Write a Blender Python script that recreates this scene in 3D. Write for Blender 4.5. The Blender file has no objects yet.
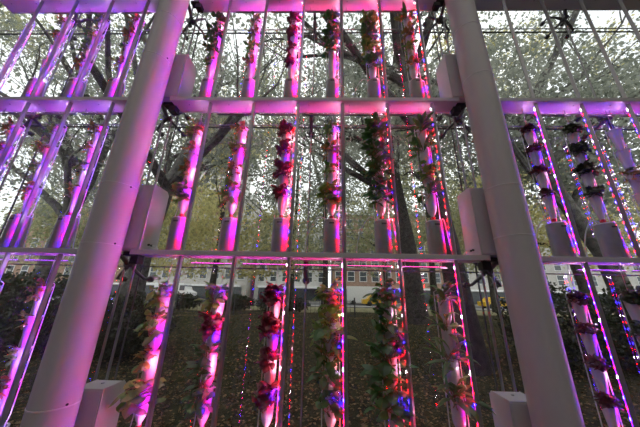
import bpy, math, random
import numpy as np
from mathutils import Vector, Matrix, Quaternion
random.seed(7)
RNG = np.random.default_rng(11)
SC = bpy.context.scene
COL = SC.collection
PI = math.pi

# ------------------------------------------------------------------ camera, sky, lamps, exposure
EYE = Vector((0.0, 0.0, 1.5))
PITCH, YAW, ROLL = 0.316772, -0.0238377, 0.0202921
_f = Vector((math.sin(YAW) * math.cos(PITCH), math.cos(YAW) * math.cos(PITCH), math.sin(PITCH)))
_r = Vector((math.cos(YAW), -math.sin(YAW), 0))
_u = _r.cross(_f)
_a = math.cos(ROLL) * _r + math.sin(ROLL) * _u
_b = -math.sin(ROLL) * _r + math.cos(ROLL) * _u
cam_data = bpy.data.cameras.new('camera')
cam_data.sensor_width = 36.0
cam_data.lens = 245.0 / 640.0 * 36.0
cam_data.clip_start = 0.05
cam_data.clip_end = 400
cam = bpy.data.objects.new('camera', cam_data)
COL.objects.link(cam)
M4 = Matrix.Identity(4)
for i in range(3):
    M4[i][0], M4[i][1], M4[i][2], M4[i][3] = _a[i], _b[i], -_f[i], EYE[i]
cam.matrix_world = M4
SC.camera = cam

SKY = 2.05
world = bpy.data.worlds.new('overcast_sky')
SC.world = world
world.use_nodes = True
nt = world.node_tree
bg = nt.nodes['Background']
tc = nt.nodes.new('ShaderNodeTexCoord')
nz = nt.nodes.new('ShaderNodeTexNoise')
nz.inputs['Scale'].default_value = 2.2
nz.inputs['Detail'].default_value = 4
cr = nt.nodes.new('ShaderNodeValToRGB')
cr.color_ramp.elements[0].position = 0.3
cr.color_ramp.elements[0].color = (0.70, 0.74, 0.78, 1)
cr.color_ramp.elements[1].position = 0.75
cr.color_ramp.elements[1].color = (0.95, 0.96, 0.95, 1)
nt.links.new(tc.outputs['Generated'], nz.inputs['Vector'])
nt.links.new(nz.outputs['Fac'], cr.inputs['Fac'])
nt.links.new(cr.outputs['Color'], bg.inputs['Color'])
bg.inputs['Strength'].default_value = SKY

ROOM_W = 105.0
def area(name, loc, rot, sx, sy, power, color):
    l = bpy.data.lights.new(name, 'AREA')
    l.shape = 'RECTANGLE'; l.size = sx; l.size_y = sy
    l.energy = power; l.color = color
    o = bpy.data.objects.new(name, l)
    o.location = loc; o.rotation_euler = rot
    COL.objects.link(o)
    return o
area('ceiling_light', (0, -2.2, 6.95), (0, 0, 0), 12.0, 6.0, ROOM_W, (1.0, 0.96, 0.90))  # unseen broad fill added for the room's grey light, sized against glass reflections

LED_C = 60.0      # centre bay grow lights
LED_DOT = 3.2    # each diode against its stretch of strip
LED_MIX = 0.42   # glow of the strip between the diodes
SHELF_K = 0.20   # shelf lamps relative to the bars
LED_S = 42.0      # side bays
SC.view_settings.view_transform = 'Standard'
SC.view_settings.look = 'None'
SC.view_settings.gamma = 1.0
SC.view_settings.exposure = 0.0
SC.view_settings.use_curve_mapping = False
SC.cycles.max_bounces = 10
SC.cycles.transparent_max_bounces = 24
SC.cycles.sample_clamp_indirect = 6.0
SC.cycles.use_denoising = True

# ------------------------------------------------------------------ materials
def new_mat(name):
    m = bpy.data.materials.new(name)
    m.use_nodes = True
    n = m.node_tree.nodes
    return m, m.node_tree, n['Principled BSDF']
def plain(name, col, rough=0.5, metal=0.0, noise=0.08, scale=12.0, spec=0.5):
    m, t, p = new_mat(name)
    p.inputs['Roughness'].default_value = rough
    p.inputs['Metallic'].default_value = metal
    p.inputs['Specular IOR Level'].default_value = spec
    c = t.nodes.new('ShaderNodeTexCoord')
    n = t.nodes.new('ShaderNodeTexNoise')
    n.inputs['Scale'].default_value = scale
    n.inputs['Detail'].default_value = 4
    r = t.nodes.new('ShaderNodeValToRGB')
    r.color_ramp.elements[0].color = tuple(max(0, x * (1 - noise)) for x in col) + (1,)
    r.color_ramp.elements[1].color = tuple(min(1, x * (1 + noise)) for x in col) + (1,)
    r.color_ramp.elements[0].position = 0.35
    r.color_ramp.elements[1].position = 0.65
    t.links.new(c.outputs['Object'], n.inputs['Vector'])
    t.links.new(n.outputs['Fac'], r.inputs['Fac'])
    t.links.new(r.outputs['Color'], p.inputs['Base Color'])
    return m
def emit(name, col, s):
    m = bpy.data.materials.new(name)
    m.use_nodes = True
    t = m.node_tree
    t.nodes.clear()
    e = t.nodes.new('ShaderNodeEmission')
    o = t.nodes.new('ShaderNodeOutputMaterial')
    e.inputs['Color'].default_value = tuple(col) + (1,)
    e.inputs['Strength'].default_value = s
    t.links.new(e.outputs[0], o.inputs['Surface'])
    return m
def leaf_mat(name, c1, c2, trans=0.35, rough=0.45, gloss=0.12):
    """diffuse + translucent leaf, hue varying leaf by leaf"""
    m = bpy.data.materials.new(name)
    m.use_nodes = True
    t = m.node_tree
    t.nodes.clear()
    g = t.nodes.new('ShaderNodeNewGeometry')
    r = t.nodes.new('ShaderNodeValToRGB')
    r.color_ramp.elements[0].color = tuple(c1) + (1,)
    r.color_ramp.elements[1].color = tuple(c2) + (1,)
    d = t.nodes.new('ShaderNodeBsdfDiffuse')
    tr = t.nodes.new('ShaderNodeBsdfTranslucent')
    gl = t.nodes.new('ShaderNodeBsdfGlossy')
    gl.inputs['Roughness'].default_value = rough
    gl.inputs['Color'].default_value = (0.8, 0.8, 0.8, 1)
    m1 = t.nodes.new('ShaderNodeMixShader'); m1.inputs[0].default_value = trans
    m2 = t.nodes.new('ShaderNodeMixShader'); m2.inputs[0].default_value = gloss
    o = t.nodes.new('ShaderNodeOutputMaterial')
    t.links.new(g.outputs['Random Per Island'], r.inputs['Fac'])
    t.links.new(r.outputs['Color'], d.inputs['Color'])
    t.links.new(r.outputs['Color'], tr.inputs['Color'])
    t.links.new(d.outputs[0], m1.inputs[1]); t.links.new(tr.outputs[0], m1.inputs[2])
    t.links.new(m1.outputs[0], m2.inputs[1]); t.links.new(gl.outputs[0], m2.inputs[2])
    t.links.new(m2.outputs[0], o.inputs['Surface'])
    return m

WHITE = plain('white_paint', (0.66, 0.65, 0.64), 0.42, noise=0.03, scale=3)
COLUMN_M = plain('column_paint', (0.66, 0.65, 0.63), 0.38, noise=0.03, scale=2)
SEAM = plain('column_seam', (0.80, 0.80, 0.79), 0.35, noise=0.02)
BOX_M = plain('box_paint', (0.64, 0.63, 0.63), 0.4, noise=0.03, scale=5)
ALU = plain('aluminium', (0.42, 0.42, 0.42), 0.32, 0.75, 0.05)
STEEL = plain('dark_steel', (0.16, 0.15, 0.16), 0.35, 0.8, 0.1)
ROD_M = plain('rod_steel', (0.42, 0.42, 0.43), 0.3, 0.85, 0.05)
BLACK = plain('black_bracket', (0.02, 0.02, 0.02), 0.5, noise=0.2)
PVC = plain('grey_pvc', (0.30, 0.30, 0.30), 0.45, noise=0.06)
PVC_D = plain('dark_slot', (0.10, 0.09, 0.10), 0.6)
TUBE = plain('white_tube', (0.75, 0.75, 0.76), 0.35, noise=0.02)
REDCAP = plain('red_cap', (0.55, 0.03, 0.05), 0.4)  # red light on the lowest bottle's end, put into the colour
SEAL = plain('joint_seal', (0.12, 0.12, 0.12), 0.6)
FLOOR_M = plain('floor_stone', (0.22, 0.21, 0.20), 0.5, noise=0.15, scale=4)
WALL_M = plain('wall_plaster', (0.42, 0.41, 0.40), 0.8, noise=0.04)
def bottle_mat():
    m = bpy.data.materials.new('white_bottle')
    m.use_nodes = True
    t = m.node_tree; t.nodes.clear()
    d = t.nodes.new('ShaderNodeBsdfDiffuse'); d.inputs['Color'].default_value = (0.74, 0.73, 0.74, 1)
    tr = t.nodes.new('ShaderNodeBsdfTranslucent'); tr.inputs['Color'].default_value = (0.7, 0.7, 0.72, 1)
    g = t.nodes.new('ShaderNodeBsdfGlossy'); g.inputs['Roughness'].default_value = 0.25
    a = t.nodes.new('ShaderNodeMixShader'); a.inputs[0].default_value = 0.22
    b = t.nodes.new('ShaderNodeMixShader'); b.inputs[0].default_value = 0.06
    o = t.nodes.new('ShaderNodeOutputMaterial')
    t.links.new(d.outputs[0], a.inputs[1]); t.links.new(tr.outputs[0], a.inputs[2])
    t.links.new(a.outputs[0], b.inputs[1]); t.links.new(g.outputs[0], b.inputs[2])
    t.links.new(b.outputs[0], o.inputs['Surface'])
    return m
BOTTLE = bottle_mat()
def glass_mat(name, tint, base, edge):
    m = bpy.data.materials.new(name)
    m.use_nodes = True
    t = m.node_tree; t.nodes.clear()
    tr = t.nodes.new('ShaderNodeBsdfTransparent'); tr.inputs['Color'].default_value = tint + (1,)
    g = t.nodes.new('ShaderNodeBsdfGlossy'); g.inputs['Roughness'].default_value = 0.0
    lw = t.nodes.new('ShaderNodeLayerWeight'); lw.inputs['Blend'].default_value = 0.5
    p = t.nodes.new('ShaderNodeMath'); p.operation = 'POWER'; p.inputs[1].default_value = 4
    ma = t.nodes.new('ShaderNodeMath'); ma.operation = 'MULTIPLY_ADD'
    ma.inputs[1].default_value = edge; ma.inputs[2].default_value = base
    mx = t.nodes.new('ShaderNodeMixShader')
    o = t.nodes.new('ShaderNodeOutputMaterial')
    t.links.new(lw.outputs['Facing'], p.inputs[0]); t.links.new(p.outputs[0], ma.inputs[0])
    t.links.new(ma.outputs[0], mx.inputs[0])
    t.links.new(tr.outputs[0], mx.inputs[1]); t.links.new(g.outputs[0], mx.inputs[2])
    t.links.new(mx.outputs[0], o.inputs['Surface'])
    return m
GLASS = glass_mat('facade_glass', (0.93, 0.94, 0.93), 0.035, 0.5)

LEDM = {}
# key: (strength, red, blue and white shares, shelf lamp colour); lamps further left run bluer, those at centre right redder
for key, (q, kr, kb, kw, qs) in {'c': (LED_C, 1.0, 2.7, 1.3, (1.0, 0.055, 0.34)), 'v': (LED_C, 0.95, 4.2, 1.3, (0.90, 0.05, 0.62)),
                                 's': (LED_S, 1.45, 1.6, 2.0, (0.50, 0.07, 1.05)), 'r': (LED_S*1.4, 0.8, 2.6, 1.2, (0.50, 0.07, 1.05))}.items():
    LEDM[key] = {
        'r': emit('led_red_' + key, (1, 0.0012, 0.002), q*kr*LED_DOT*(1 if key in 'vs' else 1.35)), 'b': emit('led_blue_' + key, (0.004, 0.003, 1), q*kb*LED_DOT*(1 if key in 'vs' else 1.35)), 'w': emit('led_white_' + key, (1, 0.75, 1), q*kw*LED_DOT),
        'mix': emit('led_strip_glow_' + key, (qs[0], 0.012, qs[2]*1.6), q*(LED_MIX if key in 'vs' else 0.10)), 'shelf': emit('led_shelf_' + key, qs, q*SHELF_K)}

L_CHARD = leaf_mat('chard_leaf', (0.03, 0.13, 0.02), (0.09, 0.26, 0.05))
L_GREEN = leaf_mat('green_leaf', (0.07, 0.27, 0.04), (0.40, 0.50, 0.10))
L_RED = leaf_mat('red_lettuce_leaf', (0.13, 0.012, 0.03), (0.26, 0.03, 0.05), 0.3)
L_HERB = leaf_mat('bronze_leaf', (0.10, 0.17, 0.04), (0.52, 0.30, 0.07))
L_LANCE = leaf_mat('lance_leaf', (0.04, 0.17, 0.03), (0.18, 0.32, 0.07))
L_DRED = leaf_mat('dark_red_leaf', (0.06, 0.018, 0.02), (0.20, 0.04, 0.04), 0.2)
L_DGRN = leaf_mat('deep_green_leaf', (0.03, 0.05, 0.02), (0.09, 0.13, 0.04), 0.2)
STEM = plain('plant_stem', (0.30, 0.22, 0.10), 0.5)
BARK = plain('bark', (0.045, 0.038, 0.032), 0.9, noise=0.5, scale=9)
BARK_L = plain('pale_bark', (0.085, 0.08, 0.07), 0.9, noise=0.5, scale=8)
T_OLIVE = leaf_mat('olive_autumn_leaf', (0.34, 0.33, 0.15), (0.76, 0.68, 0.32), 0.6, gloss=0.03)
T_GREY = leaf_mat('grey_green_leaf', (0.20, 0.225, 0.18), (0.43, 0.45, 0.36), 0.55, gloss=0.05)
T_DARK = leaf_mat('dark_shrub_leaf', (0.02, 0.028, 0.014), (0.06, 0.07, 0.03), 0.3, gloss=0.04)
T_MID = leaf_mat('mid_green_leaf', (0.26, 0.29, 0.17), (0.60, 0.58, 0.34), 0.6, gloss=0.04)
LITTER = leaf_mat('fallen_leaf', (0.08, 0.05, 0.018), (0.30, 0.21, 0.10), 0.1, gloss=0.03)
ASPHALT = plain('asphalt', (0.09, 0.09, 0.09), 0.8, noise=0.2)
PAVING = plain('pavement', (0.26, 0.25, 0.24), 0.8, noise=0.1)
FACADE_A = plain('pale_stone', (0.42, 0.40, 0.37), 0.85, noise=0.1, scale=1)
FACADE_B = plain('brown_brick', (0.28, 0.18, 0.13), 0.85, noise=0.15, scale=2)
FACADE_C = plain('light_concrete', (0.50, 0.49, 0.47), 0.85, noise=0.08, scale=1)
PANE = plain('window_pane', (0.06, 0.07, 0.08), 0.15)
FRAME_W = plain('white_frame', (0.60, 0.60, 0.58), 0.6)
TAXI = plain('taxi_yellow', (0.75, 0.45, 0.03), 0.35, noise=0.03)
VAN_W = plain('van_white', (0.80, 0.80, 0.80), 0.35, noise=0.02)
RUBBER = plain('tyre', (0.02, 0.02, 0.02), 0.8)
IRON = plain('fence_iron', (0.05, 0.05, 0.05), 0.6)
def ground_mat():
    m, t, p = new_mat('leaf_litter_ground')
    p.inputs['Roughness'].default_value = 0.95
    p.inputs['Specular IOR Level'].default_value = 0.1
    c = t.nodes.new('ShaderNodeTexCoord')
    n = t.nodes.new('ShaderNodeTexNoise'); n.inputs['Scale'].default_value = 5.5; n.inputs['Detail'].default_value = 8; n.inputs['Roughness'].default_value = 0.7
    r = t.nodes.new('ShaderNodeValToRGB')
    e = r.color_ramp.elements
    e[0].position = 0.33; e[0].color = (0.020, 0.018, 0.012, 1)
    e[1].position = 0.70; e[1].color = (0.085, 0.065, 0.035, 1)
    x = e.new(0.5); x.color = (0.036, 0.036, 0.018, 1)
    t.links.new(c.outputs['Object'], n.inputs['Vector'])
    t.links.new(n.outputs['Fac'], r.inputs['Fac'])
    t.links.new(r.outputs['Color'], p.inputs['Base Color'])
    return m
GROUND = ground_mat()
LAWN = plain('far_lawn', (0.22, 0.20, 0.10), 0.95, noise=0.3, scale=1.5)

# ------------------------------------------------------------------ mesh builder
class MB:
    def __init__(s):
        s.v, s.f, s.mi, s.sm = [], [], [], []
    def add(s, vs, fs, mi=0, smooth=False):
        o = len(s.v)
        s.v += [tuple(x) for x in vs]
        for f in fs:
            s.f.append(tuple(o + i for i in f)); s.mi.append(mi); s.sm.append(smooth)
    def box(s, lo, hi, mi=0, bev=0.0):
        x0, y0, z0 = lo; x1, y1, z1 = hi
        if bev <= 0:
            v = [(x0,y0,z0),(x1,y0,z0),(x1,y1,z0),(x0,y1,z0),(x0,y0,z1),(x1,y0,z1),(x1,y1,z1),(x0,y1,z1)]
            s.add(v, [(0,3,2,1),(4,5,6,7),(0,1,5,4),(1,2,6,5),(2,3,7,6),(3,0,4,7)], mi)
        else:
            import bmesh
            bm = bmesh.new()
            bmesh.ops.create_cube(bm, size=1.0)
            for q in bm.verts:
                q.co = Vector(((x0+x1)/2 + q.co.x*(x1-x0), (y0+y1)/2 + q.co.y*(y1-y0), (z0+z1)/2 + q.co.z*(z1-z0)))
            bmesh.ops.bevel(bm, geom=bm.edges[:], offset=bev, segments=2, affect='EDGES', profile=0.5)
            bm.verts.index_update()
            s.add([q.co[:] for q in bm.verts], [[q.index for q in f.verts] for f in bm.faces], mi)
            bm.free()
    def tube(s, pts, rad, n=8, mi=0, cap=True):
        pts = [Vector(p) for p in pts]
        if not hasattr(rad, '__len__'): rad = [rad] * len(pts)
        vs = []
        up = None
        for i, p in enumerate(pts):
            d = (pts[min(i+1, len(pts)-1)] - pts[max(i-1, 0)])
            if d.length < 1e-9: d = Vector((0,0,1))
            d.normalize()
            if up is None:
                up = Vector((1,0,0)) if abs(d.x) < 0.8 else Vector((0,1,0))
            e1 = (up - d * up.dot(d)); 
            if e1.length < 1e-6: e1 = d.orthogonal()
            e1.normalize(); up = e1
            e2 = d.cross(e1)
            for k in range(n):
                a = 2*PI*k/n
                vs.append(p + (e1*math.cos(a) + e2*math.sin(a)) * rad[i])
        fs = []
        for i in range(len(pts)-1):
            for k in range(n):
                fs.append((i*n+k, i*n+(k+1)%n, (i+1)*n+(k+1)%n, (i+1)*n+k))
        if cap:
            fs.append(tuple(range(n-1, -1, -1))); fs.append(tuple((len(pts)-1)*n+k for k in range(n)))
        s.add(vs, fs, mi, True)
    def lathe(s, prof, c=(0,0,0), n=24, mi=0, cap0=True, cap1=True):
        vs = []
        for r, z in prof:
            for k in range(n):
                a = 2*PI*k/n
                vs.append((c[0]+r*math.cos(a), c[1]+r*math.sin(a), c[2]+z))
        fs = []
        for i in range(len(prof)-1):
            for k in range(n):
                fs.append((i*n+k, i*n+(k+1)%n, (i+1)*n+(k+1)%n, (i+1)*n+k))
        if cap0: fs.append(tuple(range(n-1, -1, -1)))
        if cap1: fs.append(tuple((len(prof)-1)*n+k for k in range(n)))
        s.add(vs, fs, mi, True)
    def mesh(s, name, mats):
        me = bpy.data.meshes.new(name)
        me.from_pydata(s.v, [], s.f)
        for m in (mats if isinstance(mats, (list, tuple)) else [mats]): me.materials.append(m)
        me.polygons.foreach_set('material_index', s.mi)
        me.polygons.foreach_set('use_smooth', s.sm)
        me.update()
        if any(s.sm):
            try: me.set_sharp_from_angle(angle=math.radians(40))
            except Exception: pass
        return me
    def build(s, name, mats, parent=None, loc=(0,0,0)):
        return link(name, s.mesh(name, mats), parent, loc)
def link(name, me, parent=None, loc=(0,0,0), rz=0.0):
    o = bpy.data.objects.new(name, me)
    COL.objects.link(o)
    if parent: o.parent = parent
    o.location = loc
    o.rotation_euler = (0, 0, rz)
    return o
def tag(o, label=None, cat=None, group=None, kind=None):
    if label: o['label'] = label
    if cat: o['category'] = cat
    if group: o['group'] = group
    if kind: o['kind'] = kind
    return o
def empty(name, loc, label, cat, group=None, rz=0.0):
    o = bpy.data.objects.new(name, None)
    o.empty_display_size = 0.1
    COL.objects.link(o)
    o.location = loc; o.rotation_euler = (0, 0, rz)
    return tag(o, label, cat, group)
def struct(name, mb, mats):
    return tag(mb.build(name, mats), kind='structure')

# ------------------------------------------------------------------ key sizes (metres)
YF, YB = 2.2, 2.4                       # front and back edge of the shelves
YP = 2.32                               # plant towers
YG = 2.62                               # glass
TIER = [0.07, 1.809, 3.547, 5.285]      # lower edge of each shelf front
TH = 0.045
TOP = [z + TH for z in TIER]
ROW = ['bottom row', 'middle row', 'top row']

# ------------------------------------------------------------------ room shell
b = MB(); b.box((-7, -6, -0.2), (7, 2.7, 0.0)); struct('floor', b, FLOOR_M)
b = MB(); b.box((-7, -6, 7.05), (7, 2.7, 7.25)); struct('ceiling', b, WALL_M)
b = MB(); b.box((-7, -6.2, 0), (7, -6, 7.05)); struct('wall_back', b, WALL_M)
b = MB(); b.box((-7.2, -6.2, 0), (-7, 2.7, 7.05)); struct('wall_left', b, WALL_M)
b = MB(); b.box((7, -6.2, 0), (7.2, 2.7, 7.05)); struct('wall_right', b, WALL_M)
XJ = [-6.99, -5.3, -3.65, -1.95, -0.19, 1.57, 3.28, 5.0, 6.99]
ZJ = [0.0, 1.74, 3.51, 5.19, 7.05]
wn = 0
for i in range(len(XJ)-1):
    for k in range(len(ZJ)-1):
        wn += 1
        g = 0.006
        b = MB(); b.box((XJ[i]+g, YG, ZJ[k]+g), (XJ[i+1]-g, YG+0.014, ZJ[k+1]-g))
        tag(b.build('window_%d' % wn, GLASS), kind='structure')
tn = 0
for z in ZJ[1:-1]:
    tn += 1
    b = MB(); b.box((-6.99, YG-0.001, z-0.0058), (6.99, YG+0.015, z+0.0058)); struct('trim_%d' % tn, b, SEAL)
for x in XJ[1:-1]:
    tn += 1
    b = MB()
    for k in range(len(ZJ)-1):
        b.box((x-0.0055, YG, ZJ[k]+0.006), (x+0.0055, YG+0.013, ZJ[k+1]-0.006))
    struct('trim_%d' % tn, b, SEAL)

# ------------------------------------------------------------------ round columns
def column(x, y, r, label, seams, marks):
    root = empty('round_column', (x, y, 0), label, 'column', 'round white columns')
    b = MB(); b.lathe([(r, 0.0), (r, 7.05)], n=64); b.build('shaft', COLUMN_M, root)
    for z in seams:
        b = MB(); b.lathe([(r-0.004, z-0.005), (r+0.003, z-0.004), (r+0.003, z+0.004), (r-0.004, z+0.005)], n=64, cap0=False, cap1=False)
        b.build('seam_ring', SEAM, root)
    for z, a in marks:
        b = MB()
        c = Vector((math.cos(a)*r, math.sin(a)*r, z))
        d = Vector((math.cos(a), math.sin(a), 0))
        b.tube([c - d*0.004, c + d*0.004], 0.008, 10)
        b.build('bolt_hole', BLACK, root)
CX_L, CX_R, CY, CR = -1.912, 1.585, 2.05, 0.140
column(CX_L, CY, CR, 'round white steel column left of centre washed with magenta light', [0.72, 1.86, 2.40, 3.92, 4.55], [(0.735, -0.35), (1.87, -0.25), (2.39, -0.25), (3.95, -0.25)])
column(CX_R, CY, CR, 'round white steel column right of centre, mostly grey with purple right rim', [0.60, 1.98, 2.42, 3.66, 4.35], [])

# ------------------------------------------------------------------ shelves
BAYS = {'left': (-4.6, -2.10), 'center': (-1.78, 1.46), 'right': (1.80, 4.6)}
def shelf(bay, t, label):
    x0, x1 = BAYS[bay]
    z = TIER[t]
    dz = 0.012 if bay == 'left' else (-0.004 if bay == 'right' else 0)
    root = empty('shelf', ((x0+x1)/2, (YF+YB)/2, z), label, 'shelf', 'white metal shelves across the window')
    hx = (x1-x0)/2; hy = (YB-YF)/2
    b = MB(); b.box((-hx, -hy, 0), (hx, -hy+0.012, TH), bev=0.003); b.build('front_edge', WHITE, root)
    b = MB(); b.box((-hx+0.002, -hy+0.0121, 0.012), (hx-0.002, hy-0.004, TH-0.001)); b.build('shelf_board', WHITE, root)
    b = MB(); b.box((-hx, hy-0.0039, 0.0), (hx, hy+0.004, TH), bev=0.002); b.build('back_edge', WHITE, root)
    # little screws and cable clips seen on the underside
    n = 7
    for k in range(n):
        b = MB()
        xx = -hx + (k+0.4)*2*hx/n
        b.tube([(xx, -0.02, 0.0125), (xx, -0.02, 0.004)], 0.007, 8)
        b.build('screw', ALU, root)
    # cable duct hung behind the board
    if bay == 'center':
        for s in (-1, 1):
            b = MB()
            xe = s*hx
            # blocky black arm reaching the column
            b.box((min(xe, xe+s*0.12)-0.0, -0.03, 0.0), (max(xe, xe+s*0.12), 0.05, 0.038), bev=0.004)
            b.box((xe-0.03 if s > 0 else xe-0.05, -0.02, -0.075), (xe+0.05 if s > 0 else xe+0.03, 0.06, -0.001), bev=0.005)
            b.build('bracket', BLACK, root)
    return root
TN = ['lowest white metal shelf near the floor', 'white metal shelf at the lower level', 'white metal shelf at the middle level', 'white metal shelf along the top edge']
BN = {'left': 'in the left bay', 'center': 'in the central bay between the columns', 'right': 'in the right bay'}
for t in range(0, 4):
    for bay in BAYS:
        shelf(bay, t, '%s, %s' % (TN[t], BN[bay]))

# ------------------------------------------------------------------ grow light bars
BAR_Y = 2.245
PAT = {'c': 'RRBRRW', 'v': 'RRBRRW', 's': 'BRBRBW', 'r': 'RBRBRW'}
def bar_meshes(z0, z1, key, lit):
    out = {}
    b = MB(); w = 0.015
    b.box((-w, -w, 0), (w, w, z1-z0), bev=0.003)
    out['channel'] = b.mesh('channel', ALU)
    if lit:
        mats = [ALU] + [LEDM[key][c] for c in ('r', 'b', 'w', 'mix')]
        b = MB()
        h = z1 - z0 - 0.06
        n = int(h / 0.066)
        p = h / n
        b.box((-w-0.0035, -0.008, 0.025), (-w-0.0005, 0.008, h+0.035), 0)
        for i in range(n):
            mi = 1 + 'RBW'.index(PAT[key][i % 6])
            zc = 0.03 + (i+0.5)*p
            b.box((-w-0.0040, -0.005, zc-p/2), (-w-0.0036, 0.005, zc+p/2), 4)
            b.box((-w-0.0062, -0.005, zc-0.010), (-w-0.0041, 0.005, zc+0.010), mi)
        out['led_strip'] = b.mesh('led_strip', mats)
    return out
ORD = ['first', 'second', 'third', 'fourth', 'fifth', 'sixth', 'seventh']
BARS = {'left': [-2.465 - 0.5*i for i in range(4)], 'center': [-1.325 + 0.5*i for i in range(6)], 'right': [2.31 + 0.5*i for i in range(4)]}
cache = {}
for t in range(3):
    z0, z1 = TOP[t], TIER[t+1]
    for bay, xs in BARS.items():
        lit = not (bay == 'right' and t == 2)
        for i, x in enumerate(xs):
            key = {'center': 'v' if i < 2 else 'c', 'left': 's', 'right': 'r'}[bay]
            if (t, key, lit) not in cache: cache[(t, key, lit)] = bar_meshes(z0, z1, key, lit)
            ms = cache[(t, key, lit)]
            rz = {'center': -0.30 if i < 3 else -0.85, 'left': -0.35, 'right': -1.0}[bay]
            if bay == 'right' and i == 0: rz = -0.62
            if bay == 'center' and t == 0 and i == 3: rz = 0.06
            if bay == 'center' and t == 0 and i == 5: rz = -0.42
            side = {'left': 'right', 'center': 'left', 'right': 'left'}[bay]
            lab = '%s grow light bar, %s from %s, %s of %s bay' % (('grey vertical' if lit else 'unlit grey'), ORD[i], side, ROW[t], bay)
            root = empty('grow_light', (x, BAR_Y, z0), lab, 'grow light', 'vertical grow light bars in the %s bay' % bay, rz)
            for k, me in ms.items():
                link(k, me, root)

# short lamps hung under the back of each shelf, shining up at its underside
def shelf_lamp(x0, x1, t, key, label, group):
    z = TIER[t] - 0.062
    root = empty('shelf_lamp', ((x0+x1)/2, 2.365, z), label, 'shelf lamp', group)
    hx = (x1-x0)/2
    b = MB(); b.box((-hx, -0.012, 0), (hx, 0.012, 0.012), bev=0.003); b.build('channel', ALU, root)
    b = MB(); b.box((-hx+0.01, -0.006, 0.0121), (hx-0.01, 0.006, 0.0135)); b.build('led_strip', LEDM[key]['shelf'], root)
    for sx in (-1, 1):
        b = MB(); b.tube([(sx*(hx-0.05), -0.009, 0.010), (sx*(hx-0.05), -0.009, 0.074)], 0.003, 6); b.build('hanger', ALU, root)
for t in (1, 2, 3):
    for bay, xs in BARS.items():
        if bay == 'right' and t == 3: continue
        side = {'left': 'right', 'center': 'left', 'right': 'left'}[bay]
        for i in range(len(xs)-1):
            key = {'center': 'v' if i < 2 else 'c', 'left': 's', 'right': 's'}[bay]
            a, c = sorted((xs[i], xs[i+1]))
            shelf_lamp(a+0.03, c-0.03, t, key, 'short lamp under the %s shelf, %s from %s in %s bay' % (('lower', 'middle', 'highest')[t-1], ORD[i], side, bay), 'short lamps hung under the shelves')

# ------------------------------------------------------------------ control boxes
def control_box(x0, x1, z0, top, label, side):
    root = empty('control_box', ((x0+x1)/2, 2.32, z0), label, 'control box', 'white control boxes beside the columns')
    hx = (x1-x0)/2; h = top - z0
    # body with the upper back corner cut away
    y0, y1 = -0.118, 0.112
    c = 0.03
    prof = [(y0, 0.0), (y1, 0.0), (y1, h-c), (y1-c, h), (y0, h)]
    b = MB()
    vs = [(-hx, y, z) for y, z in prof] + [(hx, y, z) for y, z in prof]
    n = len(prof)
    fs = [tuple(range(n-1, -1, -1))[::-1][::-1], tuple(range(n, 2*n))]
    fs += [(i, i+n, (i+1) % n + n, (i+1) % n) for i in range(n)]
    b.add(vs, fs)
    o = b.build('body', BOX_M, root)
    m = o.modifiers.new('bevel', 'BEVEL'); m.width = 0.004; m.segments = 2
    b = MB(); b.box((-hx+0.012, y0-0.006, 0.012), (hx-0.012, y0-0.0005, h-0.012), bev=0.002); b.build('door', BOX_M, root)
    for k, yy in enumerate((-0.02, 0.02)):
        b = MB()
        s = side
        b.tube([(s*hx - s*0.003, yy, 0.06), (s*(hx+0.014), yy, 0.06)], 0.010, 10)
        b.build('cable_gland', BLACK, root)
    b = MB()
    s = side
    b.tube([(s*(hx+0.012), 0.02, 0.06), (s*(hx+0.05), 0.02, 0.055), (s*(hx+0.075), 0.015, 0.03), (s*(hx+0.085), 0.01, 0.006)], 0.006, 8)
    b.build('cable', TUBE, root)
    b = MB(); b.tube([(0, 0, h-0.001), (0, 0, h+0.006)], 0.012, 12); b.build('screw_cap', ALU, root)
for t in range(3):
    control_box(-1.93, -1.70, TOP[t]+0.001, TOP[t]+0.65, 'white control box against the left round column in the %s' % ROW[t], 1)
    control_box(1.385, 1.615, TOP[t]+0.001, TOP[t]+0.65, 'white control box against the right round column in the %s' % ROW[t], -1)

# ------------------------------------------------------------------ glass fittings and tension rods
def fitting_x(x, z, label, reach):
    root = empty('glass_fitting', (x, YG, z), label, 'glass fitting', 'dark spider fittings holding the glass')
    hy = -0.16
    b = MB(); b.tube([(0, hy-0.05, 0), (0, hy+0.03, 0)], 0.032, 14); b.build('hub', STEEL, root)
    for sx in (-1, 1):
        for sz in (-1, 1):
            b = MB()
            e = Vector((sx*0.14, -0.03, sz*0.13))
            b.tube([(0, hy, 0), (sx*0.07, hy+0.015, sz*0.065), (e.x, hy+0.05, e.z), (e.x, -0.028, e.z)], [0.020, 0.016, 0.014, 0.014], 8)
            b.tube([(e.x, -0.034, e.z), (e.x, -0.002, e.z)], 0.030, 14)
            b.build('arm', STEEL, root)
    b = MB()
    b.tube([(0, hy-0.02, 0)] + reach, [0.022]*(len(reach)+1), 10)
    b.build('support_arm', STEEL, root)
def fitting_v(x, z, label):
    root = empty('glass_fitting', (x, YG, z), label, 'glass fitting', 'dark spider fittings holding the glass')
    hy = -0.12
    b = MB(); b.box((-0.02, -0.207, 0.06), (0.02, hy+0.02, 0.1), bev=0.004); b.build('support_arm', STEEL, root)
    for sz in (-1, 1):
        b = MB()
        b.tube([(0, hy, 0.05), (0, hy+0.02, sz*0.07), (0, -0.05, sz*0.11), (0, -0.028, sz*0.115)], [0.026, 0.024, 0.020, 0.018], 8)
        b.tube([(0, -0.036, sz*0.115), (0, -0.002, sz*0.115)], 0.038, 16)
        b.build('arm', STEEL, root)
RN = {1: 'level with the lower shelf', 2: 'level with the middle shelf', 3: 'level with the highest shelf'}
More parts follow.
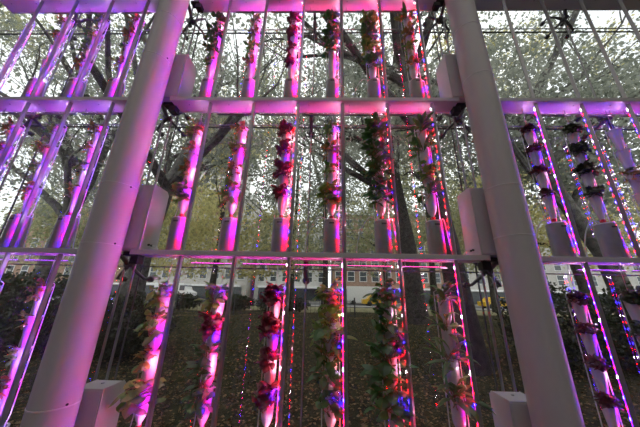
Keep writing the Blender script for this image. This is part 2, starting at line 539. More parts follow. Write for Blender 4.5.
for k in (1, 2, 3):
    z = ZJ[k]
    fitting_x(-1.95, z, 'dark four-armed glass fitting beside the left column, ' + RN[k], [(0.015, -0.3, 0.06), (0.035, -0.435, 0.08)])
    fitting_x(1.57, z, 'dark four-armed glass fitting beside the right column, ' + RN[k], [(0.005, -0.3, 0.06), (0.012, -0.435, 0.08)])
    fitting_x(-3.65, z, 'dark four-armed glass fitting in the far left bay, ' + RN[k], [(0.0, -0.22, 0.13)])
    fitting_x(3.28, z, 'dark four-armed glass fitting in the far right bay, ' + RN[k], [(0.0, -0.22, 0.13)])
    fitting_v(-0.19, z, 'dark two-armed glass fitting at the middle of the window, ' + RN[k])
def rod(x, y, r, label):
    b = MB(); b.tube([(0, 0, 0.0), (0, 0, 7.04)], r, 10)
    o = b.build('tension_rod', ROD_M, None, (x, y, 0.005))
    tag(o, label, 'rod', 'steel tension rods behind the shelves')
for x, nm in ((-1.95, 'left column'), (1.57, 'right column')):
    rod(x-0.05, YG-0.16, 0.011, 'thin steel tension rod by the %s, left of its pair' % nm)
    rod(x+0.05, YG-0.16, 0.011, 'thin steel tension rod by the %s, right of its pair' % nm)
rod(-0.19, YG-0.06, 0.006, 'thin steel tension rod at the middle of the window')
rod(-3.65, YG-0.16, 0.010, 'thin steel tension rod in the left bay')
rod(3.28, YG-0.16, 0.010, 'thin steel tension rod in the right bay')
for z, nm in ((ZJ[2], 'lower'), (ZJ[3], 'upper')):
    b = MB(); b.tube([(-6.9, 0, 0), (6.9, 0, 0)], 0.007, 8)
    o = b.build('cross_rod', ROD_M, None, (0, YG-0.04, z))
    tag(o, 'thin horizontal steel rod across the window at the %s glass joint' % nm, 'rod')

# ------------------------------------------------------------------ plants
def leaf(mb, base, az, el, L, W, droop, ruffle, rng, mi=0, petiole=0.0, nseg=5, tip=1.0, smi=1):
    """one leaf blade bending along its length with raised and waved edges"""
    p = Vector(base)
    d_el = el
    pts = []
    step = L / nseg
    hd = Vector((math.cos(az), math.sin(az), 0))
    side = Vector((-math.sin(az), math.cos(az), 0))
    if petiole > 0:
        q = p + (hd*math.cos(el) + Vector((0,0,1))*math.sin(el)) * petiole
        mb.tube([p, (p+q)/2, q], [0.0035, 0.003, 0.0025], 5, smi)
        p = q
    rows = []
    for i in range(nseg+1):
        u = i / nseg
        w = W * (math.sin(PI * (u ** 0.75) * 0.94 + 0.06*PI*(1-u)) ** 0.8 if u < 1 else 0.05 * tip)
        if i == 0: w = W * 0.18
        dv = hd*math.cos(d_el) + Vector((0,0,1))*math.sin(d_el)
        nrm = side.cross(dv); 
        if nrm.length < 1e-6: nrm = Vector((0,0,1))
        nrm.normalize()
        e1 = nrm * (0.22*w + ruffle * rng.uniform(-1, 1) * W)
        e2 = nrm * (0.22*w + ruffle * rng.uniform(-1, 1) * W)
        rows.append((p + side*w*0.5 + e1, p.copy(), p - side*w*0.5 + e2))
        p = p + dv * step
        d_el -= droop / nseg
    vs = [x for r in rows for x in r]
    fs = []
    for i in range(nseg):
        a = i*3
        fs += [(a, a+1, a+4, a+3), (a+1, a+2, a+5, a+4)]
    mb.add(vs, fs, mi, True)
def plant_mesh(kind, seed, mats, scale=1.0):
    rng = random.Random(seed)
    f, s = MB(), MB()
    if kind == 'lettuce':
        for i in range(60):
            leaf(f, (rng.uniform(-.03,.03), rng.uniform(-.03,.03), rng.uniform(-.04,.04)*scale), rng.uniform(0, 2*PI), rng.uniform(-0.6, 1.3), rng.uniform(.035,.07)*scale, rng.uniform(.035,.06)*scale, rng.uniform(.5,1.5), 0.24, rng, nseg=5)
    elif kind == 'chard':
        for i in range(44):
            leaf(f, (rng.uniform(-.03,.03), rng.uniform(-.03,.03), rng.uniform(-.07,.04)*scale), rng.uniform(0, 2*PI), rng.uniform(-.5, 1.2), rng.uniform(.045,.085)*scale, rng.uniform(.035,.065)*scale, rng.uniform(.6,2.0), 0.10, rng, petiole=rng.uniform(.01,.055)*scale)
    elif kind == 'lance':
        for i in range(20):
            leaf(f, (rng.uniform(-.02,.02), rng.uniform(-.02,.02), rng.uniform(-.05,.03)), rng.uniform(0, 2*PI), rng.uniform(-.1, 1.4), rng.uniform(.08,.15)*scale, rng.uniform(.028,.05)*scale, rng.uniform(.6,2.2), 0.06, rng, petiole=rng.uniform(.02,.05))
    elif kind == 'herb':
        for i in range(24):
            leaf(f, (rng.uniform(-.025,.025), rng.uniform(-.025,.025), rng.uniform(-.05,.03)*scale), rng.uniform(PI*0.5, 2.1*PI), rng.uniform(-.6, 1.2), rng.uniform(.035,.06)*scale, rng.uniform(.025,.045)*scale, rng.uniform(.6,1.8), 0.12, rng, petiole=rng.uniform(.01,.03))
    elif kind == 'mop':        # dense head spilling over the rim
        for i in range(95):
            leaf(f, (rng.uniform(-.04,.04), rng.uniform(-.04,.04), rng.uniform(-.01,.06)*scale), rng.uniform(0, 2*PI), rng.uniform(-.4, 1.35), rng.uniform(.035,.075)*scale, rng.uniform(.03,.055)*scale, rng.uniform(.8,2.0), 0.2, rng, nseg=4)
    for i in range(4):
        a = rng.uniform(0, 2*PI)
        s.tube([(0,0,-0.03), (0.012*math.cos(a), 0.012*math.sin(a), 0.0), (0.03*math.cos(a), 0.03*math.sin(a), 0.045)], [0.006,0.005,0.003], 6)
    return f.mesh(kind + '_foliage', mats), s.mesh(kind + '_stem', STEM)
PK = {}
def variants(key, kind, mats, scale, n=3):
    PK[key] = [plant_mesh(kind, 100*len(PK)+i, mats, scale) for i in range(n)]
variants('red', 'lettuce', [L_RED, STEM], 1.25)
variants('chard', 'chard', [L_CHARD, STEM], 1.15)
variants('green', 'chard', [L_GREEN, STEM], 1.2)
variants('lance', 'lance', [L_LANCE, STEM], 1.15)
variants('herb', 'herb', [L_HERB, STEM], 1.35)
variants('small', 'herb', [L_GREEN, STEM], 1.4)
variants('dred', 'mop', [L_DRED, STEM], 0.88)
variants('dgreen', 'mop', [L_DGRN, STEM], 1.12)
PN = {'red': ('red_lettuce', 'frilly dark red lettuce', 'lettuce'), 'chard': ('leafy_chard', 'broad dark green leafy plant', 'leafy plant'),
      'green': ('leaf_lettuce', 'light green leafy plant', 'leafy plant'), 'lance': ('lance_leaf_chard', 'long pointed leaf plant', 'leafy plant'),
      'herb': ('small_herb', 'sparse bronze leaved seedling', 'seedling'), 'small': ('small_herb', 'sparse green leaved seedling', 'seedling'),
      'dred': ('red_lettuce', 'mop of dark red lettuce', 'lettuce'), 'dgreen': ('leafy_green', 'bushy deep green plant', 'leafy plant')}

# ------------------------------------------------------------------ plant towers
def bottle_profile(L):
    r = 0.050
    return [(0.0165, 0.0), (0.0165, 0.035), (0.028, 0.052), (0.042, 0.085), (r-0.003, 0.115), (r-0.001, 0.15), (r, L-0.012), (r+0.003, L-0.010), (r+0.003, L-0.001), (r-0.001, L), (r-0.003, L-0.02), (r-0.003, L-0.06)]
def cup_profile(L):
    return [(0.0165, 0.0), (0.0165, 0.03), (0.023, 0.045), (0.029, 0.085), (0.037, 0.15), (0.051, L-0.012), (0.057, L-0.010), (0.057, L-0.001), (0.050, L), (0.046, L-0.02), (0.044, L-0.06)]
BL = 0.29
bm_ = MB(); bm_.lathe(bottle_profile(BL), n=22); ME_BOTTLE = bm_.mesh('bottle', BOTTLE)
bm_ = MB(); bm_.lathe(cup_profile(BL), n=22); ME_CUP = bm_.mesh('bottle', BOTTLE)
bm_ = MB(); bm_.lathe([(0.0, -0.006), (0.021, -0.006), (0.022, 0.018), (0.0185, 0.020)], n=18, cap0=False, cap1=False); ME_CAP = bm_.mesh('cap', REDCAP)  # ring added to carry the painted red light at the bottle's end
bm_ = MB(); bm_.lathe([(0.076, 0.0), (0.078, 0.006), (0.078, 0.318), (0.075, 0.325), (0.070, 0.325), (0.068, 0.30), (0.0, 0.30)], n=30, cap1=False); ME_RES = bm_.mesh('reservoir', PVC)
bm_ = MB(); bm_.box((-0.022, -0.0795, 0.282), (0.022, -0.0745, 0.298)); ME_SLOT = bm_.mesh('slot', PVC_D)
bm_ = MB()
bm_.tube([(0.072*math.cos(2*PI*k/20), 0.072*math.sin(2*PI*k/20), 0.33) for k in range(21)], 0.0055, 6, cap=False); ME_RIM = bm_.mesh('rim_tube', TUBE)
def air_tube(dx, dy, top, rungs):
    b = MB()
    b.tube([(0.068*dx/abs(dx), 0, 0.33), (dx, dy, 0.42), (dx, dy, top-0.02), (dx*0.6, dy*0.6, top)], 0.0042, 6)
    return b.mesh('air_tube', TUBE)
ME_TR = air_tube(0.074, 0.01, 1.44, 0)
ME_TL = air_tube(-0.070, 0.02, 1.44, 0)
bm_ = MB(); bm_.tube([(0.05, 0.005, 0), (0.074, 0.01, 0)], 0.0045, 6); ME_CLIP_R = bm_.mesh('tube_clip', TUBE)
bm_ = MB(); bm_.tube([(-0.05, 0.012, 0), (-0.070, 0.02, 0)], 0.0045, 6); ME_CLIP_L = bm_.mesh('tube_clip', TUBE)
bm_ = MB(); bm_.tube([(0, 0, 1.40), (0, 0, 1.692)], 0.0025, 6); ME_WIRE = bm_.mesh('hanging_wire', ROD_M)
ladder = MB()
for sx in (-1, 1):
    ladder.tube([(sx*0.055, 0, 0.0), (sx*0.055, 0, 1.35), (sx*0.03, 0, 1.40)], 0.006, 6)
for k in range(11):
    ladder.tube([(-0.055, 0, 0.1+0.125*k), (0.055, 0, 0.1+0.125*k)], 0.0045, 6)
ME_LADDER = ladder.mesh('ladder_frame', TUBE)
def hose(pts):
    b = MB()
    P = [Vector(p) for p in pts]
    out = []
    for i in range(len(P)-1):      # Catmull-Rom
        p0, p1, p2, p3 = P[max(i-1,0)], P[i], P[i+1], P[min(i+2,len(P)-1)]
        for k in range(5):
            t = k/5
            out.append(0.5*((2*p1)+(p2-p0)*t+(2*p0-5*p1+4*p2-p3)*t*t+(3*p1-p0-3*p2+p3)*t**3))
    out.append(P[-1])
    b.tube(out, 0.0055, 6)
    return b.mesh('hose', TUBE)
ME_HOSE_L = hose([(-0.06, -0.02, 0.345), (-0.13, -0.02, 0.36), (-0.20, -0.01, 0.26), (-0.245, 0, 0.12), (-0.255, 0, 0.006)])
ME_HOSE_R = hose([(0.065, 0.0, 0.34), (0.10, 0.0, 0.36), (0.115, 0.0, 0.26), (0.125, 0, 0.14), (0.14, 0, 0.006)])
TOWER_WORD = {'red': 'frilly red lettuce', 'chard': 'dark green leaves', 'green': 'light green leaves', 'lance': 'long pointed leaves', 'herb': 'bronze seedlings', 'small': 'sparse green seedlings', 'dred': 'dark red lettuce mops', 'dgreen': 'deep green bushes', None: 'nothing'}
vc = 0
def tower(x, t, where, kinds, cup=False, lad=False, hoses='', scale=1.0, skip=()):
    """one hydroponic tower and the plants standing in its four bottles (listed top to bottom)"""
    global vc
    z0 = TOP[t] + 0.001
    kk = sorted(k for k in kinds if k)
    main = max(kk, key=kk.count) if kk else None
    what = 'white bottle tower of ' + TOWER_WORD[main] if main else 'white bottle tower without plants'
    root = empty('plant_tower', (x, YP, z0), '%s, %s' % (what, where), 'plant tower', 'hydroponic bottle towers')
    link('reservoir', ME_RES, root); link('slot', ME_SLOT, root); link('rim_tube', ME_RIM, root)
    for k in range(4):
        bo = link('bottle', ME_CUP if cup else ME_BOTTLE, root, (0, 0, 0.36 + 0.25*k))
        if k == 0: link('cap', ME_CAP, bo)
    link('air_tube', ME_TR, root); link('air_tube', ME_TL, root)
    for k in range(4):
        link('tube_clip', ME_CLIP_R, root, (0, 0, 0.642 + 0.25*k)); link('tube_clip', ME_CLIP_L, root, (0, 0, 0.642 + 0.25*k))
    link('hanging_wire', ME_WIRE, root)
    if 'l' in hoses: link('hose', ME_HOSE_L, root)
    if 'r' in hoses: link('hose', ME_HOSE_R, root)
    PLC = ['top bottle', 'second bottle down', 'third bottle down', 'lowest bottle']
    for j, kd in enumerate(kinds):
        if not kd: continue
        name, look, cat = PN[kd]
        fo, st = PK[kd][vc % 3]; vc += 1
        zz = z0 + 0.36 + 0.25*(3-j) + BL - 0.012
        pr = empty(name, (x - 0.022, YP - 0.028, zz - 0.015), '%s, %s, %s' % (look, PLC[j], where.replace(' from', ' tower from', 1)), cat, 'plants growing in the towers', random.uniform(0, 2*PI) if kd not in ('herb', 'small') else random.uniform(-.4, .4))
        s = scale * random.uniform(0.9, 1.12)
        pr.scale = (s*random.uniform(.9,1.1), s*random.uniform(.9,1.1), s*random.uniform(.95,1.2))
        link('foliage', fo, pr); link('stem', st, pr)
    return root
PX = [-1.445, -0.945, -0.44, 0.06, 0.555, 1.055]
CEN = {
 2: [['chard', 'chard', 'chard', 'small'], ['small', 'herb', 'small', 'herb'], ['red', 'red', 'red', 'red'], ['chard', 'chard', 'chard', None], ['green', 'chard', 'green', 'chard'], ['lance', 'herb', 'small', 'herb']],
 1: [['green', 'herb', 'herb', 'green'], ['herb', 'green', 'herb', 'green'], ['red', 'red', 'red', 'red'], ['small', 'herb', 'small', 'green'], ['chard', 'chard', 'chard', 'chard'], ['lance', 'lance', 'small', 'lance']],
 0: [['green', 'green', 'herb', 'green'], ['green', 'red', 'chard', 'chard'], ['red', 'red', 'red', 'red'], ['green', 'green', 'chard', 'chard'], ['chard', 'chard', 'chard', 'chard'], ['lance', 'lance', 'lance', 'lance']]}
HZ = {(2, 4): 'l', (2, 5): 'r', (1, 3): 'l', (1, 4): 'lr', (1, 5): 'r'}
for t in range(3):
    for i, x in enumerate(PX):
        tower(x, t, '%s from left, %s, central bay' % (ORD[i], ROW[t]), CEN[t][i], hoses=HZ.get((t, i), ''), scale=(0.95, 1.1, 1.25)[2-t] * (1.18 if i == 4 else 1.0))
for t in range(3):
    for i, x in enumerate([-2.585, -3.075, -3.575]):
        kinds = [['herb', 'herb', 'small', 'herb'], ['small', 'green', 'small', 'herb'], ['herb', 'small', None, None]][i]
        tower(x, t, '%s from column, %s, left bay' % (ORD[i], ROW[t]), kinds, cup=True, hoses='r' if t else '', scale=0.9)
for t in range(2):
    for i, x in enumerate([2.22, 2.68, 3.14]):
        kinds = [['dred']*4, ['dgreen']*4, [None, None, 'herb', None] if t else ['dgreen']*4][i]
        tower(x, t, '%s from column, %s, right bay' % (ORD[i], ROW[t]), kinds, cup=True, hoses='lr' if t else 'r')
for t in (2, 1):
    r = empty('ladder', (-4.08, YP, TOP[t]+0.001), 'bare white tube ladder frame at the far left of the %s' % ROW[t], 'ladder frame', 'bare ladder frames')
    link('ladder_frame', ME_LADDER, r)

# ------------------------------------------------------------------ outside: ground, street
HY = [2.7, 4, 6, 10, 16, 28, 90]; HZV = [-0.02, 0.05, 0.25, 0.55, 0.40, 0.0, 0.0]
def gh(x, y):
    return float(np.interp(y, HY, HZV)) + (0.05*math.sin(x*0.9+y*0.7) + 0.03*math.sin(x*2.1-y*1.3))*min(1, max(0, (y-2.7)/3))*(1 if y < 26 else 0)
b = MB()
xs = np.linspace(-70, 70, 141); ys = list(np.linspace(2.66, 20, 60)) + list(np.linspace(20.5, 110, 40))
vs = [(x, y, gh(x, y) - (0.0 if y > 2.7 else 0.0)) for y in ys for x in xs]
nx = len(xs)
fsA = []; fsB = []
for j in range(len(ys)-1):
    for i in range(nx-1):
        (fsA if ys[j] < 17 else fsB).append((j*nx+i, j*nx+i+1, (j+1)*nx+i+1, (j+1)*nx+i))
b.add(vs, fsA + fsB, 0, True)
b.mi = [0]*len(fsA) + [1]*len(fsB)
g = b.build('park_ground', [GROUND, LAWN]); tag(g, kind='structure')
b = MB(); b.box((-70, 34, 0.0), (70, 43, 0.03)); o = b.build('street', ASPHALT); tag(o, kind='structure')
b = MB(); b.box((-70, 43.01, 0.0), (70, 46.5, 0.14)); b.box((-70, 31, 0), (70, 33.99, 0.12)); o = b.build('pavement', PAVING); tag(o, kind='structure')

def leaf_cloud(name, pts, size, mats, parent, rng, flat=0.0):
    """quads at pts, randomly turned: one mesh of leaves"""
    n = len(pts)
    d = rng.normal(size=(n, 3)); d[:, 2] *= (1-flat); d /= np.linalg.norm(d, axis=1)[:, None] + 1e-9
    h = rng.normal(size=(n, 3)); h[:, 2] *= (1-flat); h -= (h*d).sum(1)[:, None]*d; h /= np.linalg.norm(h, axis=1)[:, None] + 1e-9
    L = size * rng.uniform(0.6, 1.3, n)[:, None]
    nr = np.cross(d, h)
    v = np.stack([pts - d*L*0.5, pts + h*L*0.32 + nr*L*0.1, pts + d*L*0.5, pts - h*L*0.32 + nr*L*0.1], 1).reshape(-1, 3)
    me = bpy.data.meshes.new(name)
    me.vertices.add(4*n); me.vertices.foreach_set('co', v.astype(np.float32).ravel())
    me.loops.add(4*n); me.loops.foreach_set('vertex_index', np.arange(4*n, dtype=np.int32))
    me.polygons.add(n); me.polygons.foreach_set('loop_start', np.arange(0, 4*n, 4, dtype=np.int32))
    me.materials.append(mats)
    me.update(calc_edges=True); me.validate()
    return link(name, me, parent)
def grow(mb, tips, p, d, L, r, depth, rng, spread=0.6, up=0.15):
    n = 4
    pts, rad = [p], [r]
    q = p.copy(); dd = d.copy()
    for i in range(n):
        dd = (dd + Vector((rng.uniform(-1,1), rng.uniform(-1,1), rng.uniform(-1,1)))*0.16 + Vector((0,0,up*0.3))).normalized()
        q = q + dd * (L/n)
        pts.append(q.copy()); rad.append(r*(1 - 0.45*(i+1)/n))
        if depth <= 2 and i >= 1: tips.append(q.copy())
    mb.tube(pts, rad, 7 if depth > 2 else 5, 0)
    if depth <= 0: return
    k = rng.choice((2, 3, 3))
    for i in range(k):
        j = rng.choice((2, 3, 4)) if i else 4
        nd = (dd + Vector((rng.uniform(-1,1), rng.uniform(-1,1), rng.uniform(-0.6,0.9)))*spread).normalized()
        grow(mb, tips, pts[j], nd, L*rng.uniform(.62,.82), rad[j]*rng.uniform(.55,.75), depth-1, rng, spread, up)
def tree(x, y, trunk, r, label, leafm, n_leaf, size, crown, seed, bark=BARK, depth=4, limbs=8, limb_len=3.8, spread=0.6, fall=0.55):
    """trunk = list of points relative to the base; crown = list of (cx, cy, cz, rx, ry, rz) leaf volumes"""
    rng = random.Random(seed); nrng = np.random.default_rng(seed)
    z0 = gh(x, y) - 0.05
    root = empty('park_tree', (x, y, z0), label, 'tree', 'park trees outside the window')
    tb = MB()
    P = [Vector(p) for p in trunk]
    m = len(P)
    tb.tube(P, [r*(1.35 if i == 0 else 1.0 - 0.45*i/(m-1)) for i in range(m)], 16)
    tb.build('trunk', bark, root)
    bb = MB(); tips = []
    for i in range(limbs):
        j = m-1 if i < 2 else rng.randint(max(1, m-3), m-1)
        a = rng.uniform(0, 2*PI)
        d = Vector((math.cos(a)*rng.uniform(.5,1), math.sin(a)*rng.uniform(.5,1), rng.uniform(.3,1.0))).normalized()
        grow(bb, tips, P[j], d, limb_len*rng.uniform(.8,1.2), r*0.5, depth, rng, spread)
    bb.build('branches', bark, root)
    pts = []
    tot = sum(c[3]*c[4]*c[5] for c in crown)
    for cx, cy, cz, rx, ry, rz in crown:
        n = int(n_leaf * fall * rx*ry*rz/tot)
        ncl = max(4, n//28)
        u = nrng.normal(size=(ncl, 3)); u /= np.linalg.norm(u, axis=1)[:, None]
        u *= nrng.uniform(0.15, 1, ncl)[:, None] ** (1/2.4)
        c = np.array([cx, cy, cz]) + u*np.array([rx, ry, rz])
        w = nrng.integers(0, ncl, n)
        pts.append(c[w] + nrng.normal(size=(n, 3))*np.array([0.42, 0.42, 0.26])*(rx/4)**0.5)
    if tips:
        tp = np.array([t[:] for t in tips])
        n = int(n_leaf*(1-fall))
        w = nrng.integers(0, len(tp), n)
        pts.append(tp[w] + nrng.normal(size=(n, 3))*0.28)
    pts = np.concatenate(pts)
    pts = pts[pts[:, 1] + y > 3.4]
    leaf_cloud('foliage', pts, size, leafm, root, nrng)
    return root
# nearest trees, left to right
tree(-6.05, 8.0, [(0,0,0), (0,0,1.2), (0.02,0,2.2), (0.15,0,3.3), (0.35,0,4.6), (0.75,0.1,6.2), (1.0,0.2,8.2)], 0.34, 'thick dark trunked tree outside, seen just right of the left column',
     T_GREY, 9000, 0.17, [(0,1,8.5,4.2,3,3.2), (2.5,1,7,3,2.5,2)], 3, BARK_L)
tree(3.45, 10.0, [(0,0,0), (0,0,1.5), (-0.05,0,3), (-0.25,0.1,5), (-0.4,0.2,7), (-0.5,0.3,10)], 0.36, 'tall dark trunked tree outside, behind the fifth tower from left',
     T_GREY, 9000, 0.19, [(0,1,10,4,3.5,4), (-3,1,8,3,2.5,2.5)], 5)
tree(2.85, 5.5, [(0,0,0), (0,0,1.2), (-0.1,0,2.6), (-0.25,0.05,4), (-0.35,0.2,5.6), (-0.4,0.4,7.5)], 0.27, 'nearest dark trunk outside, left of the right column',
     T_GREY, 3500, 0.13, [(0.5,2,7.5,2.6,1.8,2)], 8)
tree(-12.0, 10.5, [(0,0,0), (0.05,0,2), (0.2,0,4), (0.6,0,6), (0.9,0,8.5)], 0.36, 'broad tree outside behind the left bay',
     T_GREY, 22000, 0.16, [(1.5,0,8,4.5,3,3.2), (3.0,-1,11,4,3,2.5), (-3,1,7,4,3,3)], 13, BARK_L)
tree(7.9, 7.0, [(0,0,0), (0.05,0,1.2), (-0.1,0,2.4), (-0.6,0,3.6), (-1.0,0.1,5.2), (-1.2,0.2,7)], 0.26, 'grey trunked tree outside behind the right bay',
     T_GREY, 30000, 0.16, [(-1.5,1,8,3.4,2.6,3), (1.8,1,6.5,3,2.5,2.6)], 17, BARK_L)
# further ones
tree(-8.9, 20.0, [(0,0,0), (0.05,0,2.5), (0.1,0,5), (0.0,0,8), (0.1,0,11)], 0.26, 'slim olive leaved tree outside, behind the second tower from left',
     T_OLIVE, 11000, 0.29, [(0,0,6.6,5.2,4,3), (4,0,5.0,4.5,3,2.4), (-4,0,5.5,4,3,2.5), (1,-1,3.4,5,2,1.2)], 21, BARK, 4, 5, 4)
tree(0.0, 17.0, [(0,0,0), (0.05,0,2.5), (0.0,0,5), (-0.1,0,8), (0.1,0,12)], 0.20, 'olive green tree outside behind the middle of the window',
     T_MID, 6000, 0.26, [(0,1,5.8,5,4,2.6), (-3,0,4.8,3.5,3,2.0), (4,0,5.0,3.5,3,2.2), (-1,0,3.0,3,2,0.9)], 25, BARK, 4, 5, 4)
tree(8.0, 19.0, [(0,0,0), (0.05,0,2.5), (0.2,0,5), (0.3,0,8), (0.5,0,12)], 0.24, 'olive tree outside beyond the tall dark trunk',
     T_MID, 20000, 0.24, [(0,0,8.5,5.5,4,4.5), (-3,0,5.4,3,3,2.2), (4,0,5.6,4,3,3)], 29, BARK, 4, 5, 4)
tree(15.0, 15.0, [(0,0,0), (-0.05,0,2), (-0.3,0,4), (-0.5,0,7), (-0.8,0,11)], 0.28, 'yellow olive tree outside at the far right',
     T_OLIVE, 20000, 0.22, [(-1,0,7,5,4,4), (3,0,5.5,4,3,3)], 33, BARK, 4, 5, 4)
tree(-18.5, 19.0, [(0,0,0), (0.05,0,2), (0.3,0,4), (0.5,0,7), (0.6,0,11)], 0.28, 'mid green tree outside at the far left',
     T_MID, 20000, 0.24, [(1,0,7,6,4,4), (-3,0,5.5,4,3,3)], 37, BARK, 4, 5, 4)
tree(-3.4, 26.0, [(0,0,0), (0.05,0,3), (0.0,0,6), (0.1,0,10), (0.1,0,16)], 0.26, 'tall pale tree far outside rising behind the third tower',
     T_GREY, 14000, 0.30, [(0,0,15,6,4,8), (0,0,6,5,3,3)], 41, BARK, 4, 5, 5)
tree(6.4, 27.0, [(0,0,0), (0.05,0,3), (0.0,0,6), (0.1,0,10), (0.1,0,16)], 0.26, 'tall pale tree far outside rising behind the sixth tower',
     T_GREY, 14000, 0.30, [(0,0,16,6.5,4,8), (0,0,6.5,5,3,3)], 45, BARK, 4, 5, 5)
tree(-16.5, 28.0, [(0,0,0), (0.05,0,3), (0.0,0,6), (0.1,0,10), (0.1,0,14)], 0.24, 'olive tree by the street outside, behind the first tower from left',
     T_OLIVE, 16000, 0.30, [(0,0,11,6,4,5), (0,0,6,6,3,3)], 49, BARK, 4, 5, 5)
tree(18.0, 28.0, [(0,0,0), (0.05,0,3), (0.0,0,6), (0.1,0,10), (0.1,0,14)], 0.24, 'mid green tree by the street outside, near the right column',
     T_MID, 16000, 0.30, [(0,0,11,6.5,4,5), (0,0,6.5,6,3,3)], 50, BARK, 4, 5, 5)

# shrubs
def shrub(x, y, rx, ry, h, n, size, label, seed):
    nrng = np.random.default_rng(seed); rng = random.Random(seed)
    z0 = gh(x, y) - 0.03
    root = empty('park_shrub', (x, y, z0), label, 'shrub', 'dark shrubs outside the window')
    u = nrng.normal(size=(n, 3)); u /= np.linalg.norm(u, axis=1)[:, None]
    u *= nrng.uniform(0.3, 1, n)[:, None]**0.5
    pts = u*np.array([rx, ry, h*0.5]) + np.array([0, 0, h*0.5]) + nrng.normal(size=(n, 3))*0.05
    pts = pts[(pts[:, 1] + y > 2.9) & (pts[:, 2] > 0.02)]
    leaf_cloud('foliage', pts, size, T_DARK, root, nrng)
    b = MB()
    for i in range(7):
        a = rng.uniform(0, 2*PI)
        b.tube([(0,0,0), (rx*.35*math.cos(a), ry*.35*math.sin(a), h*0.45), (rx*.7*math.cos(a), ry*.7*math.sin(a), h*0.8)], [0.02, 0.014, 0.006], 5)
    b.build('stem', BARK, root)
shrub(-4.2, 5.6, 1.0, 0.8, 1.25, 5000, 0.075, 'dark shrub outside, right of the foot of the left column', 51)
shrub(-6.6, 6.0, 1.5, 1.0, 1.7, 6000, 0.09, 'dark shrub outside behind the left bay, nearer the column', 52)
shrub(-9.2, 6.2, 1.7, 1.0, 1.9, 6000, 0.10, 'dark shrub outside at the far left edge', 53)
shrub(4.7, 5.6, 1.0, 0.9, 1.55, 5500, 0.075, 'dark shrub outside, left of the foot of the right column', 54)
shrub(6.6, 5.6, 1.2, 0.9, 1.6, 6000, 0.085, 'dark shrub outside behind the right bay, nearer the column', 55)
shrub(8.8, 6.0, 1.4, 1.0, 1.8, 6000, 0.09, 'dark shrub outside at the far right edge', 56)

for k, (hx, hy2) in enumerate(((-9.5, 16.5), (-6.2, 17.0), (-2.6, 16.2))):
    shrub(hx, hy2, 1.7, 0.8, 1.0, 4000, 0.13, 'low dark hedge bush across the lawn, %s of three' % ('leftmost', 'middle one', 'rightmost')[k], 60+k)
# fallen leaves
n = 34000
px = RNG.uniform(-1, 1, n); py = 2.9 + 14*RNG.uniform(0, 1, n)**1.6; px = px*(2.5 + 0.95*py)
pz = np.array([gh(a, c) for a, c in zip(px, py)]) + 0.012
o = leaf_cloud('fallen_leaves', np.stack([px, py, pz], 1), 0.052, LITTER, None, RNG, flat=0.8)
tag(o, 'brown and orange fallen leaves scattered on the dark ground outside', 'fallen leaves', kind='stuff')

# park fence
fr = empty('park_fence', (-4.5, 13.0, gh(-4.5, 13)), 'thin dark iron park fence outside behind the left half of the window', 'fence')
b = MB()
for k in range(56):
    x = -6 + 12*k/55
    b.tube([(x, 0, -0.05), (x, 0, 0.85)], 0.008, 5)
b.build('pickets', IRON, fr)
for z in (0.12, 0.78):
    b = MB(); b.box((-6.02, -0.012, z-0.012), (6.02, 0.012, z+0.012)); b.build('rail', IRON, fr)
for k in range(5):
    x = -6 + 3*k
    b = MB(); b.box((x-0.03, -0.03, -0.08), (x+0.03, 0.03, 0.95)); b.build('post', IRON, fr)

# vehicles on the street
def vehicle(name, x, y, L, H, W, paint, label, cat, van=False):
    root = empty(name, (x, y, 0.03), label, cat)
    hl = L/2
    if van:
        prof = [(-hl, 0.3), (-hl, H), (hl-1.2, H), (hl-0.75, H*0.62), (hl, H*0.5), (hl, 0.3)]
    else:
        prof = [(-hl, 0.3), (-hl, 0.85), (-hl+0.6, 0.92), (-hl+1.15, H), (hl-1.9, H), (hl-1.2, 0.95), (hl-0.1, 0.8), (hl, 0.55), (hl, 0.3)]
    b = MB(); n = len(prof)
    vs = [(a, -W/2, c) for a, c in prof] + [(a, W/2, c) for a, c in prof]
    fs = [tuple(range(n)), tuple(range(2*n-1, n-1, -1))] + [(i, i+n, (i+1) % n + n, (i+1) % n) for i in range(n)]
    b.add(vs, fs); b.build('body', paint, root)
    b = MB()
    if van:
        b.box((hl-1.75, -W/2-0.01, H*0.6), (hl-1.0, W/2+0.01, H*0.88))
    else:
        b.add([(-hl+1.0, -W/2-0.01, 0.97), (hl-1.45, -W/2-0.01, 0.97), (hl-1.95, -W/2-0.01, H-0.08), (-hl+1.3, -W/2-0.01, H-0.08),
               (-hl+1.0, W/2+0.01, 0.97), (hl-1.45, W/2+0.01, 0.97), (hl-1.95, W/2+0.01, H-0.08), (-hl+1.3, W/2+0.01, H-0.08)],
              [(0,1,2,3), (7,6,5,4), (0,4,5,1), (1,5,6,2), (2,6,7,3), (3,7,4,0)])
    b.build('windows', PANE, root)
    for sx in (-hl+0.85, hl-0.85):
        for sy in (-1, 1):
            b = MB(); b.tube([(sx, sy*(W/2-0.2), 0.33), (sx, sy*(W/2+0.02), 0.33)], 0.33, 16); b.build('wheel', RUBBER, root)
vehicle('taxi', 7.6, 36.5, 4.6, 1.5, 1.8, TAXI, 'yellow taxi on the street outside behind the middle of the window', 'car')
vehicle('taxi', 24.0, 36.5, 4.6, 1.5, 1.8, TAXI, 'yellow taxi on the street outside near the right column', 'car')
vehicle('delivery_van', -22.5, 38.5, 5.6, 2.6, 2.0, VAN_W, 'white van on the street outside, right of the left column', 'van', True)
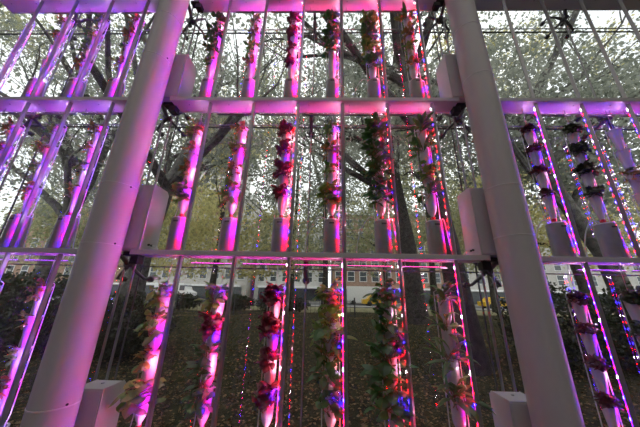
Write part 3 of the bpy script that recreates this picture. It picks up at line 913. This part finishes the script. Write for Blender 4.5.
vehicle('delivery_van', 6.6, 40.8, 6.0, 2.7, 2.0, VAN_W, 'white van on the street outside, behind the yellow taxi', 'van', True)

# buildings across the street
def building(x0, x1, y, D, H, wall, label, cols, rows, ww, wh, z1=2.2, base=True):
    root = empty('building', ((x0+x1)/2, y, 0.14), label, 'building', 'buildings across the street')
    hx = (x1-x0)/2
    b = MB(); b.box((-hx, 0, 0), (hx, D, H)); b.build('walls', wall, root)
    b = MB(); b.box((-hx-0.25, -0.35, H-0.5), (hx+0.25, 0.0, H+0.3)); b.build('cornice', FRAME_W, root)
    w = MB(); w.box((-ww/2, -0.06, 0), (ww/2, -0.001, wh)); me = w.mesh('window', FRAME_W)
    q = MB(); q.box((-ww/2+0.12, -0.075, 0.12), (ww/2-0.12, -0.061, wh/2-0.05)); q.box((-ww/2+0.12, -0.075, wh/2+0.05), (ww/2-0.12, -0.061, wh-0.12)); mp = q.mesh('pane', PANE)
    for i in range(cols):
        for k in range(rows):
            o = link('window', me, root, (-hx + (i+0.5)*2*hx/cols, 0, z1 + k*(H-z1-0.8)/rows))
            link('pane', mp, o)
    if base:
        b = MB(); b.box((-hx+1, -1.6, 2.3), (hx-1, -0.02, 2.6)); b.build('awning', VAN_W, root)
        b = MB(); b.box((-hx+0.8, -0.05, 0.1), (hx-0.8, -0.002, 2.2)); b.build('shop_front', PANE, root)
building(-36, -14.5, 47, 12, 20, FACADE_A, 'pale stone building across the street at the left', 9, 5, 1.4, 2.2, 3.6)
building(-13.5, 0.5, 49, 12, 14, FACADE_C, 'low light grey building across the street behind the middle', 6, 4, 1.3, 2.0, 3.4)
building(1.5, 24, 47, 12, 17, FACADE_B, 'brown brick building across the street, right of the middle', 10, 5, 1.4, 1.9, 3.6)
building(25, 60, 48, 12, 18, FACADE_A, 'pale building across the street at the far right', 12, 5, 1.4, 2.0, 3.6)
building(-66, -37, 48, 12, 18, FACADE_B, 'brown brick building across the street at the far left', 10, 5, 1.4, 2.0, 3.6)
building(-42, -27, 66, 14, 62, FACADE_C, 'tall pale tower block rising far behind the trees on the left', 6, 15, 1.4, 2.2, 4, False)
